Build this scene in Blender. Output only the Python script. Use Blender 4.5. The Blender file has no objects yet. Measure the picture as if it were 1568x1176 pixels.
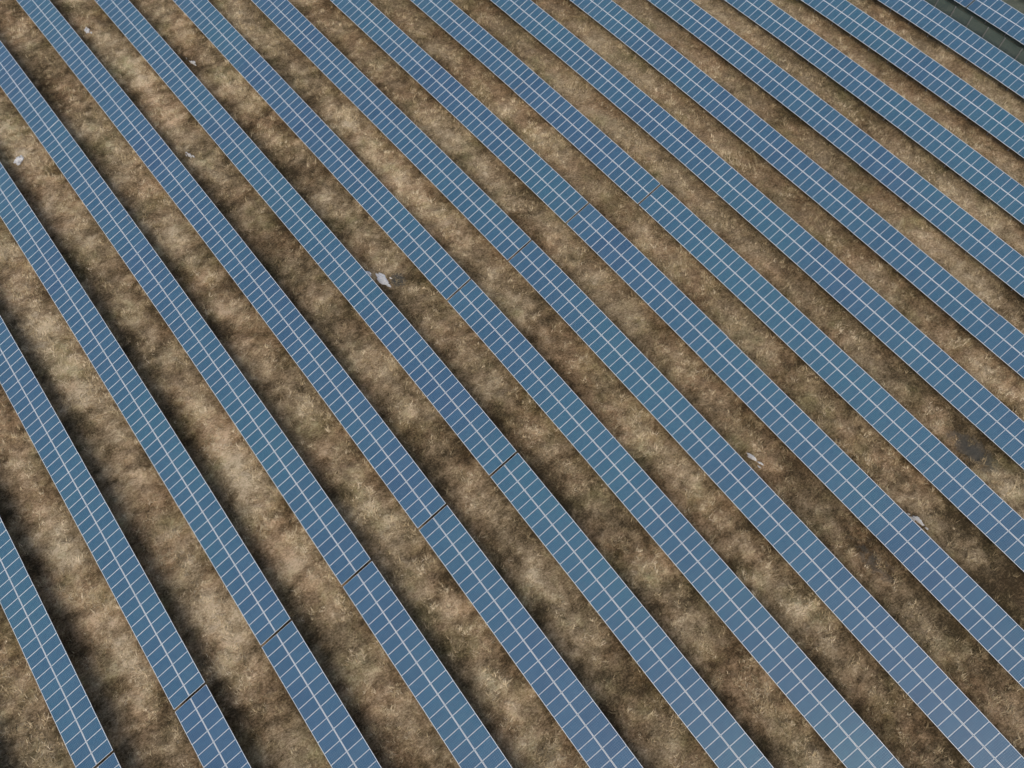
import bpy, math, numpy as np
R=np.random.RandomState(7)
sc=bpy.context.scene
sc.view_settings.view_transform='Standard'; sc.view_settings.look='None'; sc.view_settings.exposure=0

# ---------------- noise / terrain ----------------
def vn(x,y,s,seed):
    x=np.asarray(x,float)/s+1000.0; y=np.asarray(y,float)/s+1000.0
    xi=np.floor(x).astype(np.int64); yi=np.floor(y).astype(np.int64)
    fx=x-xi; fy=y-yi; fx=fx*fx*(3-2*fx); fy=fy*fy*(3-2*fy)
    def h(a,b):
        n=(a*374761393+b*668265263+seed*1442695041)&0xffffffff
        n=((n^(n>>13))*1274126177)&0xffffffff
        n=n^(n>>16)
        return (n&0xffff)/65535.0
    return (h(xi,yi)*(1-fx)+h(xi+1,yi)*fx)*(1-fy)+(h(xi,yi+1)*(1-fx)+h(xi+1,yi+1)*fx)*fy
def fbm(x,y,s,seed,o=3,g=.6):
    t=0;a=1;w=0
    for i in range(o):
        c,s_=math.cos(.7*i+.4),math.sin(.7*i+.4)
        t=t+a*vn(x*c-y*s_,x*s_+y*c,s/2**i,seed+i*17); w+=a; a*=g
    return t/w
def terrain(x,y):
    return 1.0*(vn(x,y,48,3)-.5)+.8*np.exp(-((np.asarray(x,float)-45)/45)**2-((np.asarray(y,float)-12)/35)**2)-.3
def bend(y):
    y=np.clip(np.asarray(y,float),-70,125)
    return .5-.00021*(y-35)**2
S=8.0; TILT=math.radians(18); W=3.34; ZC=1.45
def gauss(x,y,cx,cy,sx,sy): return np.exp(-((x-cx)/sx)**2-((y-cy)/sy)**2)
def bright(x,y):
    b =1.0*gauss(x,y,-19.3,12,1.6,10)+.9*gauss(x,y,-27.5,36,2.2,13)+.7*gauss(x,y,-20,64,2.6,10)
    b+=.6*gauss(x,y,-12,30,1.6,9)+.5*gauss(x,y,-36,12,1.8,9)+.45*gauss(x,y,-28,5,1.8,8)
    b+=.6*gauss(x,y,12.3,32,1.8,10)+.3*gauss(x,y,-4,-16,1.8,8)+.4*gauss(x,y,-11,-8,1.5,8)+.4*gauss(x,y,-3,60,1.8,14)
    return b
def dark(x,y):
    return .9*gauss(x,y,21,-33,3,9)+.6*gauss(x,y,28,-42,6,9)+.5*gauss(x,y,37,-31,3,7)+.35*gauss(x,y,-10,-10,3,7)+.3*gauss(x,y,-43,0,3,9)+.2*gauss(x,y,14,6,2,10)
def tone(x,y):
    """how much straw covers the soil, 0..1 (vegetation cover)"""
    c=fbm(x*.75,y,2.6,11,4,.7); l=vn(x,y,14,5); m=fbm(x*.8,y,.8,31,2,.8)
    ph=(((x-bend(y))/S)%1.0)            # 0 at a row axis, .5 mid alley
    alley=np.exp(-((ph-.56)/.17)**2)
    calm=np.clip((x-8)/30,0,1)*np.clip((y+30)/20,0,1)
    k=1-.55*calm
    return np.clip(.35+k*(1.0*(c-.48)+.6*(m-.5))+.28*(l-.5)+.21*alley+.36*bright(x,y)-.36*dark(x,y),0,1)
def ground_z(x,y):
    near=np.exp(-(np.maximum(0,np.hypot(x-20,y-10)-130)/60)**2)
    return terrain(x,y)+near*(.15*(fbm(x,y,2.0,21,3)-.5)+.18*(vn(x,y,.75,41)-.5)+.14*(tone(x,y)-.4))

# ---------------- material helpers ----------------
def newmat(n):
    m=bpy.data.materials.new(n); m.use_nodes=True
    nt=m.node_tree; b=nt.nodes['Principled BSDF']; return m,nt,b
def math_(nt,op,a,b=None,c=None,clamp=False):
    n=nt.nodes.new('ShaderNodeMath'); n.operation=op; n.use_clamp=clamp
    for i,v in enumerate((a,b,c)):
        if v is None: continue
        if isinstance(v,(int,float)): n.inputs[i].default_value=v
        else: nt.links.new(v,n.inputs[i])
    return n.outputs[0]
def mix(nt,f,a,b,bt='MIX'):
    n=nt.nodes.new('ShaderNodeMix'); n.data_type='RGBA'; n.blend_type=bt
    for i,v in ((0,f),(6,a),(7,b)):
        if isinstance(v,(int,float)): n.inputs[i].default_value=v
        elif isinstance(v,tuple): n.inputs[i].default_value=(*v,1)
        else: nt.links.new(v,n.inputs[i])
    return n.outputs[2]
def noise(nt,vec,scale,detail=4,rough=.6):
    n=nt.nodes.new('ShaderNodeTexNoise'); n.inputs['Scale'].default_value=scale
    n.inputs['Detail'].default_value=detail; n.inputs['Roughness'].default_value=rough
    if vec is not None: nt.links.new(vec,n.inputs['Vector'])
    return n.outputs[0]
def attr(nt,name):
    n=nt.nodes.new('ShaderNodeAttribute'); n.attribute_name=name; return n
def ramp(nt,f,stops):
    n=nt.nodes.new('ShaderNodeValToRGB'); e=n.color_ramp.elements
    while len(e)<len(stops): e.new(.5)
    for el,(p,c) in zip(e,stops): el.position=p; el.color=(*c,1)
    nt.links.new(f,n.inputs[0]); return n.outputs[0]

# ground
gm,nt,b=newmat('dry_grass_ground')
tc=nt.nodes.new('ShaderNodeTexCoord').outputs['Object']
t=attr(nt,'tone').outputs['Fac']
n1=noise(nt,tc,1.6,6,.75); n2=noise(nt,tc,5,4,.85); n3=noise(nt,tc,.12,3); n5=noise(nt,tc,.2,4,.7)
mp=nt.nodes.new('ShaderNodeMapping'); mp.inputs['Scale'].default_value=(3,11,3); mp.inputs['Rotation'].default_value=(0,0,.5)
nt.links.new(tc,mp.inputs[0]); n4=noise(nt,mp.outputs[0],1,3,.8)
f=math_(nt,'ADD',t,math_(nt,'MULTIPLY',math_(nt,'SUBTRACT',n1,.5),.8))
f=math_(nt,'ADD',f,math_(nt,'MULTIPLY',math_(nt,'SUBTRACT',n4,.5),.9))
f=math_(nt,'ADD',f,math_(nt,'MULTIPLY',math_(nt,'SUBTRACT',n2,.5),1.7),clamp=True)
col=ramp(nt,f,[(0,(.066,.049,.026)),(.25,(.155,.113,.062)),(.5,(.29,.216,.126)),(.75,(.46,.355,.215)),(1,(.70,.57,.38))])
redm=ramp(nt,n3,[(.42,(1,1,1)),(.62,(1.0,.90,.85))])
col=mix(nt,1.0,col,redm,'MULTIPLY')
olive=ramp(nt,n5,[(.5,(1,1,1)),(.68,(.78,.86,.74))])
col=mix(nt,1.0,col,olive,'MULTIPLY')
wet=attr(nt,'wet').outputs['Fac']
wf=math_(nt,'MULTIPLY',wet,math_(nt,'GREATER_THAN',math_(nt,'ADD',n1,math_(nt,'MULTIPLY',wet,.35)),.66))
col=mix(nt,wf,col,(.085,.085,.075))
gv=attr(nt,'gravel').outputs['Fac']
col=mix(nt,gv,col,mix(nt,n2,(.05,.085,.065),(.17,.20,.17)))
nt.links.new(col,b.inputs['Base Color']); b.inputs['Roughness'].default_value=.95
b.inputs['Specular IOR Level'].default_value=.1
bp=nt.nodes.new('ShaderNodeBump'); bp.inputs['Strength'].default_value=.9; bp.inputs['Distance'].default_value=.15
nt.links.new(math_(nt,'ADD',math_(nt,'ADD',n1,n2),n4),bp.inputs['Height']); nt.links.new(bp.outputs[0],b.inputs['Normal'])

# grass blades
bm,nt,b=newmat('dry_grass_blades')
bc=attr(nt,'bc').outputs['Fac']
col=ramp(nt,bc,[(0,(.08,.062,.03)),(.3,(.22,.165,.09)),(.65,(.47,.365,.21)),(1,(.78,.65,.44))])
nt.links.new(col,b.inputs['Base Color']); b.inputs['Roughness'].default_value=.85; b.inputs['Specular IOR Level'].default_value=.15

# glass / cells
pm,nt,b=newmat('photovoltaic_cells_under_glass')
uv=nt.nodes.new('ShaderNodeUVMap'); uv.uv_map='UVMap'
sp=nt.nodes.new('ShaderNodeSeparateXYZ'); nt.links.new(uv.outputs[0],sp.inputs[0])
def grid(coord,n,m0,lw):
    c=math_(nt,'DIVIDE',math_(nt,'SUBTRACT',coord,m0),1-2*m0)
    edge=math_(nt,'GREATER_THAN',math_(nt,'ABSOLUTE',math_(nt,'SUBTRACT',c,.5)),.5)
    fr=math_(nt,'FRACT',math_(nt,'MULTIPLY',c,n))
    ln=math_(nt,'GREATER_THAN',math_(nt,'ABSOLUTE',math_(nt,'SUBTRACT',fr,.5)),.5-lw/2)
    return edge,ln,fr,c
e1,l1,fr1,c1=grid(sp.outputs[0],6,.008,.03)
e2,l2,fr2,c2=grid(sp.outputs[1],10,.015,.03)
bus=math_(nt,'LESS_THAN',math_(nt,'ABSOLUTE',math_(nt,'SUBTRACT',math_(nt,'FRACT',math_(nt,'MULTIPLY',fr1,3)),.5)),.03)
rn=attr(nt,'rnd').outputs['Fac']; rt=attr(nt,'rnt').outputs['Fac']
tco=nt.nodes.new('ShaderNodeTexCoord').outputs['Object']
big=noise(nt,tco,.045,2)
cell=mix(nt,rn,(.014,.074,.158),(.028,.108,.202))
cell=mix(nt,math_(nt,'MULTIPLY',rt,.35),cell,(.016,.112,.172))
cell=mix(nt,ramp(nt,big,[(.4,(0,0,0)),(.65,(.6,.6,.6))]),cell,(.022,.138,.19))
cellid=nt.nodes.new('ShaderNodeCombineXYZ')
nt.links.new(math_(nt,'ADD',math_(nt,'FLOOR',math_(nt,'MULTIPLY',c1,6)),math_(nt,'MULTIPLY',rn,913.0)),cellid.inputs[0])
nt.links.new(math_(nt,'FLOOR',math_(nt,'MULTIPLY',c2,10)),cellid.inputs[1])
wn=nt.nodes.new('ShaderNodeTexWhiteNoise'); wn.noise_dimensions='2D'; nt.links.new(cellid.outputs[0],wn.inputs['Vector'])
cell=mix(nt,math_(nt,'MULTIPLY',wn.outputs['Value'],.4),cell,(.010,.052,.125))
col=mix(nt,math_(nt,'MULTIPLY',bus,.5),cell,(.33,.4,.46))
ln=math_(nt,'MAXIMUM',l1,l2); col=mix(nt,math_(nt,'MULTIPLY',ln,.75),col,(.38,.46,.52))
col=mix(nt,math_(nt,'MAXIMUM',e1,e2),col,(.78,.82,.84))
dn=noise(nt,tco,.8,4)
col=mix(nt,math_(nt,'MULTIPLY',dn,.06),col,(.38,.38,.35))
nt.links.new(col,b.inputs['Base Color']); b.inputs['Roughness'].default_value=.3; b.inputs['IOR'].default_value=1.5
b.inputs['Coat Weight'].default_value=.7; b.inputs['Coat Roughness'].default_value=.1
fm,nt,b=newmat('anodised_aluminium_frame')
b.inputs['Base Color'].default_value=(.76,.79,.80,1); b.inputs['Metallic'].default_value=.15; b.inputs['Roughness'].default_value=.45
sm,nt,b=newmat('galvanised_steel')
tco=nt.nodes.new('ShaderNodeTexCoord').outputs['Object']
nt.links.new(mix(nt,noise(nt,tco,5),(.22,.22,.21),(.36,.36,.35)),b.inputs['Base Color']); b.inputs['Metallic'].default_value=.5; b.inputs['Roughness'].default_value=.55

def mkmesh(name,v,f,mats,midx=None,smooth=False):
    me=bpy.data.meshes.new(name)
    v=np.asarray(v,np.float32); me.vertices.add(len(v)); me.vertices.foreach_set('co',v.ravel())
    k=f.shape[1]; me.loops.add(f.size); me.loops.foreach_set('vertex_index',f.ravel().astype(np.int32))
    me.polygons.add(len(f)); me.polygons.foreach_set('loop_start',np.arange(0,f.size,k,dtype=np.int32))
    for m in mats: me.materials.append(m)
    if midx is not None: me.polygons.foreach_set('material_index',midx.astype(np.int32))
    me.polygons.foreach_set('use_smooth',np.full(len(f),smooth))
    me.update(calc_edges=True); me.validate()
    return me
def fattr(me,name,vals):
    a=me.attributes.new(name,'FLOAT','POINT'); a.data.foreach_set('value',np.asarray(vals,np.float32))
def obj(name,me,parent=None):
    o=bpy.data.objects.new(name,me); sc.collection.objects.link(o)
    if parent is not None: o.parent=parent
    return o
BOXF=np.array([[0,3,2,1],[4,5,6,7],[0,1,5,4],[1,2,6,5],[2,3,7,6],[3,0,4,7]])

# ---------------- ground ----------------
def axis(a,b,st):
    core=np.arange(a,b+1e-6,st); out=[];d=st;p=b
    while p<b+2500: d*=1.22; p+=d; out.append(p)
    lo=[];d=st;p=a
    while p>a-2500: d*=1.22; p-=d; lo.append(p)
    return np.array(lo[::-1]+list(core)+out)
gx=axis(-62,112,.2); gy=axis(-66,104,.2)
X,Y=np.meshgrid(gx,gy); Z=ground_z(X,Y)
v=np.stack([X,Y,Z],-1).reshape(-1,3); nx=len(gx); ny=len(gy)
i=np.arange((nx-1)*(ny-1)); r=i//(nx-1); c=i%(nx-1); a=r*nx+c
f=np.stack([a,a+1,a+nx+1,a+nx],1)
me=mkmesh('ground',v,f,[gm],smooth=True)
fattr(me,'tone',tone(X,Y).ravel())
wet=gauss(X,Y,36.3,-32,1.4,3)*.9+gauss(X,Y,20.5,-33,1.2,3)*.6+gauss(X,Y,4.6,17.8,.8,1.0)*1.3
fattr(me,'wet',np.clip(wet,0,1).ravel())
fattr(me,'gravel',np.clip((X-83.0)/.8,0,1).ravel()*.85)
obj('ground',me)

# ---------------- grass ----------------
N=60000
tx=R.uniform(-54,84,N*4); ty=R.uniform(-58,92,N*4)
ph=((tx-bend(ty))/S)%1; tn=tone(tx,ty); cl=fbm(tx,ty,1.1,77,2)
keep=(R.rand(N*4)<np.clip((cl-.33)*2.4,0,1)*(.12+tn*1.0))&((ph>.15)&(ph<.87))
tx=tx[keep][:N]; ty=ty[keep][:N]; tn=tn[keep][:N]; n=len(tx)
B=9
sz=R.uniform(.4,1.2,n)
bx=np.repeat(tx,B)+R.normal(0,.12,n*B)*np.repeat(sz,B); by=np.repeat(ty,B)+R.normal(0,.12,n*B)*np.repeat(sz,B)
wind=np.repeat(fbm(tx,ty,9,91,2)*4-2+.3,B)
an=wind+R.normal(0,1.3,n*B); L=R.uniform(.25,.6,n*B)*np.repeat(sz,B); le=R.uniform(.7,1.35,n*B)
wd=R.uniform(.016,.038,n*B); bz=ground_z(bx,by)-.02
dx=np.cos(an);dy=np.sin(an)
p0=np.stack([bx-dy*wd,by+dx*wd,bz],1); p1=np.stack([bx+dy*wd,by-dx*wd,bz],1)
p2=np.stack([bx+dx*L*np.sin(le),by+dy*L*np.sin(le),bz+L*np.cos(le)],1)
v=np.stack([p0,p1,p2],1).reshape(-1,3); f=np.arange(len(v)).reshape(-1,3)
me=mkmesh('dry_grass',v,f,[bm])
bcv=np.clip(np.repeat(tn*.85+.10+R.normal(0,.15,n),B)+R.normal(0,.14,n*B),0,1)
fattr(me,'bc',np.repeat(bcv,3)); obj('dry_grass',me)

# ---------------- solar rows ----------------
MW=.99; ML=1.65; PITCH=1.01
ct,st_=math.cos(TILT),math.sin(TILT)
def row(idx,gap):
    xc=idx*S
    rr=np.random.RandomState(100+idx)
    ys=[];y=gap+.10
    while y<125: ys.append(y); y+=PITCH
    y=gap-.10-PITCH
    while y>-100: ys.append(y); y-=PITCH
    ys=np.sort(np.array(ys)); n=len(ys)
    tab=np.floor((ys-gap)/(PITCH*22)).astype(int); 
    ut,inv=np.unique(tab,return_inverse=True)
    dz=rr.normal(0,.02,len(ut))[inv]; dt=np.radians(rr.normal(0,.4,len(ut)))[inv]; trnd=rr.rand(len(ut))[inv]
    V=[];F=[];MI=[];RN=[];RT=[];UV=[]
    def X0(yy): return xc+bend(yy)
    def zc(yy): return ZC+terrain(np.full_like(yy,xc),yy)
    k=0
    for half in (0,1):
        w0=-W/2 if half==0 else W/2-ML; w1=w0+ML
        mj=np.radians(rr.normal(0,.2,n))
        tt=TILT+dt+mj; C=np.cos(tt);Sn=np.sin(tt)
        y0=ys; y1=ys+MW
        z0=zc(y0)+dz; z1=zc(y1)+dz
        def P(w,yy,zz,off):
            return np.stack([X0(yy)+w*C-off*Sn,yy,zz+w*Sn+off*C],1)
        lo=-.035
        box=np.stack([P(w0,y0,z0,lo),P(w1,y0,z0,lo),P(w1,y1,z1,lo),P(w0,y1,z1,lo),
                      P(w0,y0,z0,0),P(w1,y0,z0,0),P(w1,y1,z1,0),P(w0,y1,z1,0)],1)
        g=.011; gq=np.stack([P(w0+g,y0+g,z0,.002),P(w1-g,y0+g,z0,.002),P(w1-g,y1-g,z1,.002),P(w0+g,y1-g,z1,.002)],1)
        vv=np.concatenate([box,gq],1)
        base=k+np.arange(n)[:,None,None]*12
        ff=np.concatenate([BOXF,[[8,9,10,11]]],0)[None]+base
        V.append(vv.reshape(-1,3)); F.append(ff.reshape(-1,4)); MI.append(np.tile([0,0,0,0,0,0,1],n))
        rnd=rr.rand(n)
        RN.append(np.repeat(rnd,12)); RT.append(np.repeat(trnd,12))
        uvm=np.zeros((n,7,4,2)); uvm[:,6]=np.array([[0,0],[0,1],[1,1],[1,0]])
        UV.append(uvm.reshape(-1,2)); k+=n*12
    V=np.concatenate(V);F=np.concatenate(F);MI=np.concatenate(MI)
    me=mkmesh('modules',V,F,[fm,pm],MI)
    fattr(me,'rnd',np.concatenate(RN)); fattr(me,'rnt',np.concatenate(RT))
    uvl=me.uv_layers.new(name='UVMap'); uvl.data.foreach_set('uv',np.concatenate(UV).astype(np.float32).ravel())
    par=bpy.data.objects.new('solar_panel_row',None); sc.collection.objects.link(par)
    o=obj('modules',me,par)
    V=[];
    def boxes(c0,c1,hx,hz):
        d=c1-c0; d=d/np.linalg.norm(d,axis=1)[:,None]
        ref=np.where(np.abs(d[:,2:3])>.9,np.array([[1,0,0]]),np.array([[0,0,1]]))
        a=np.cross(d,ref); a/=np.linalg.norm(a,axis=1)[:,None]; bb=np.cross(a,d)
        q=[]
        for cc in (c0,c1):
            q+= [cc-a*hx-bb*hz,cc+a*hx-bb*hz,cc+a*hx+bb*hz,cc-a*hx+bb*hz]
        return np.stack(q,1)
    py=np.arange(-99,124,3.03)
    py=py[np.abs(py-gap)>.4]
    m=len(py); tz=terrain(np.full(m,xc),py)+ZC
    def pt(w,off): return np.stack([X0(py)+w*ct-off*st_,py,tz+w*st_+off*ct],1)
    for w in (-.95,.95):
        top=pt(w,-.19); bot=top.copy(); bot[:,2]=tz-ZC-.3
        V.append(boxes(bot,top,.05,.05))
    V.append(boxes(pt(-1.55,-.15),pt(1.55,-.15),.03,.045))
    lowb=pt(-.95,0); lowb[:,2]=tz-ZC+.25; V.append(boxes(lowb,pt(.8,-.2),.02,.02))
    for w in (-1.3,-.4,.4,1.3):
        ky=np.arange(-99,123,3.03); ky=ky[(ky>gap+.2)|(ky+3.03<gap-.2)]
        def kp(yy):
            z=terrain(np.full(len(yy),xc),yy)+ZC
            return np.stack([X0(yy)+w*ct+.075*st_,yy,z+w*st_-.075*ct],1)
        V.append(boxes(kp(ky),kp(ky+3.03),.02,.03))
    V=np.concatenate(V); n2=len(V)
    F=(BOXF[None]+np.arange(n2)[:,None,None]*8).reshape(-1,4)
    obj('support_frame',mkmesh('support_frame',V.reshape(-1,3),F,[sm]),par)
for idx in range(-9,15):
    if idx<=0: g=-6.1
    elif idx<=3: g=11.9
    elif idx==4: g=9.0
    elif idx==11: g=7.0
    else: g=108.0
    row(idx,g)

# ---------------- pale stones / rubble ----------------
rm,nt,b=newmat('pale_limestone')
tco=nt.nodes.new('ShaderNodeTexCoord').outputs['Object']
nt.links.new(mix(nt,noise(nt,tco,4,5),(.5,.5,.49),(.85,.85,.84)),b.inputs['Base Color']); b.inputs['Roughness'].default_value=.8
import bmesh
def stone(x,y,sx,sy,rot,seed,h=.3):
    rs=np.random.RandomState(seed); bmh=bmesh.new()
    for k in range(9):
        ox,oy=(0,0) if k==0 else rs.normal(0,.7,2)
        q=.7 if k==0 else rs.uniform(.12,.45)
        g=bmesh.ops.create_icosphere(bmh,subdivisions=3,radius=1)
        for vv in g['verts']:
            nn=float(vn(vv.co.x*1+5+k,vv.co.y+vv.co.z,.45,seed+k))
            r_=.5+.9*nn
            vv.co.x=(vv.co.x*r_*q+ox)*sx; vv.co.y=(vv.co.y*r_*q+oy)*sy; vv.co.z=max(vv.co.z,-.3)*r_*h*(.5+.5*q)
    me=bpy.data.meshes.new('pale_rock'); bmh.to_mesh(me); bmh.free(); me.materials.append(rm)
    o=obj('pale_rock',me); o.location=(x,y,float(ground_z(np.array(x),np.array(y)))+.03); o.rotation_euler=(0,0,rot)
for s in [(3.4,18.9,.55,1.4,.25,1),(19.3,-19.6,.22,.9,.1,2),(26.6,-33.2,.18,.8,.1,3),(-20.4,59.8,.7,.5,0,4),(-4.3,48.2,.25,.5,.2,5),
          (-4.7,75.5,.4,.45,0,6),(3.3,62.1,.2,.5,.2,7)]:
    stone(*s)

# ---------------- perimeter fence at the far side ----------------
fe,nt,b=newmat('green_coated_fence'); b.inputs['Base Color'].default_value=(.05,.09,.085,1); b.inputs['Roughness'].default_value=.6
par=bpy.data.objects.new('perimeter_fence',None); sc.collection.objects.link(par)
V=[];yy=np.arange(-100,124,2.5)
for y in yy:
    z=float(terrain(84.6,y)); V.append([(84.56,y-.05,z-.3),(84.68,y-.05,z-.3),(84.68,y+.05,z-.3),(84.56,y+.05,z-.3),(84.56,y-.05,z+1.7),(84.68,y-.05,z+1.7),(84.68,y+.05,z+1.7),(84.56,y+.05,z+1.7)])
V=np.array(V); F=(BOXF[None]+np.arange(len(V))[:,None,None]*8).reshape(-1,4)
obj('posts',mkmesh('posts',V.reshape(-1,3),F,[sm]),par)
V=[]
for y in yy[:-1]:
    z=float(terrain(84.6,y)); 
    for hz in np.arange(.1,1.65,.12):
        V.append([(84.69,y,z+hz),(84.71,y,z+hz),(84.71,y+2.5,z+hz),(84.69,y+2.5,z+hz),(84.69,y,z+hz+.03),(84.71,y,z+hz+.03),(84.71,y+2.5,z+hz+.03),(84.69,y+2.5,z+hz+.03)])
V=np.array(V); F=(BOXF[None]+np.arange(len(V))[:,None,None]*8).reshape(-1,4)
obj('wires',mkmesh('wires',V.reshape(-1,3),F,[fe]),par)

# ---------------- light ----------------
SAZ=math.radians(214); SEL=math.radians(44)
w=bpy.data.worlds.new('World'); sc.world=w; w.use_nodes=True; nt=w.node_tree
sky=nt.nodes.new('ShaderNodeTexSky'); sky.sky_type='NISHITA'; sky.sun_disc=False
sky.sun_elevation=SEL; sky.sun_rotation=SAZ; sky.dust_density=4.0; sky.air_density=1.0; sky.ozone_density=1.5
bg=nt.nodes['Background']; bg.inputs[1].default_value=.145; nt.links.new(sky.outputs[0],bg.inputs[0])
ld=bpy.data.lights.new('sun','SUN'); ld.energy=1.2; ld.angle=math.radians(30); ld.color=(1,.93,.81)
lo=bpy.data.objects.new('sun',ld); sc.collection.objects.link(lo)
from mathutils import Vector
sd=Vector((math.sin(SAZ)*math.cos(SEL),math.cos(SAZ)*math.cos(SEL),math.sin(SEL)))
lo.rotation_euler=sd.to_track_quat('Z','Y').to_euler(); lo.location=sd*100

# ---------------- camera ----------------
cd=bpy.data.cameras.new('camera'); cd.lens=27.6; cd.sensor_width=36; cd.clip_end=6000
co=bpy.data.objects.new('camera',cd); sc.collection.objects.link(co)
AZ=math.radians(38.29); PI=math.radians(62.2); D=75.9
fw=Vector((math.cos(PI)*math.sin(AZ),math.cos(PI)*math.cos(AZ),-math.sin(PI)))
co.location=Vector((5.96,0,ZC))-D*fw
co.rotation_euler=(math.pi/2-PI,0,-AZ); sc.camera=co
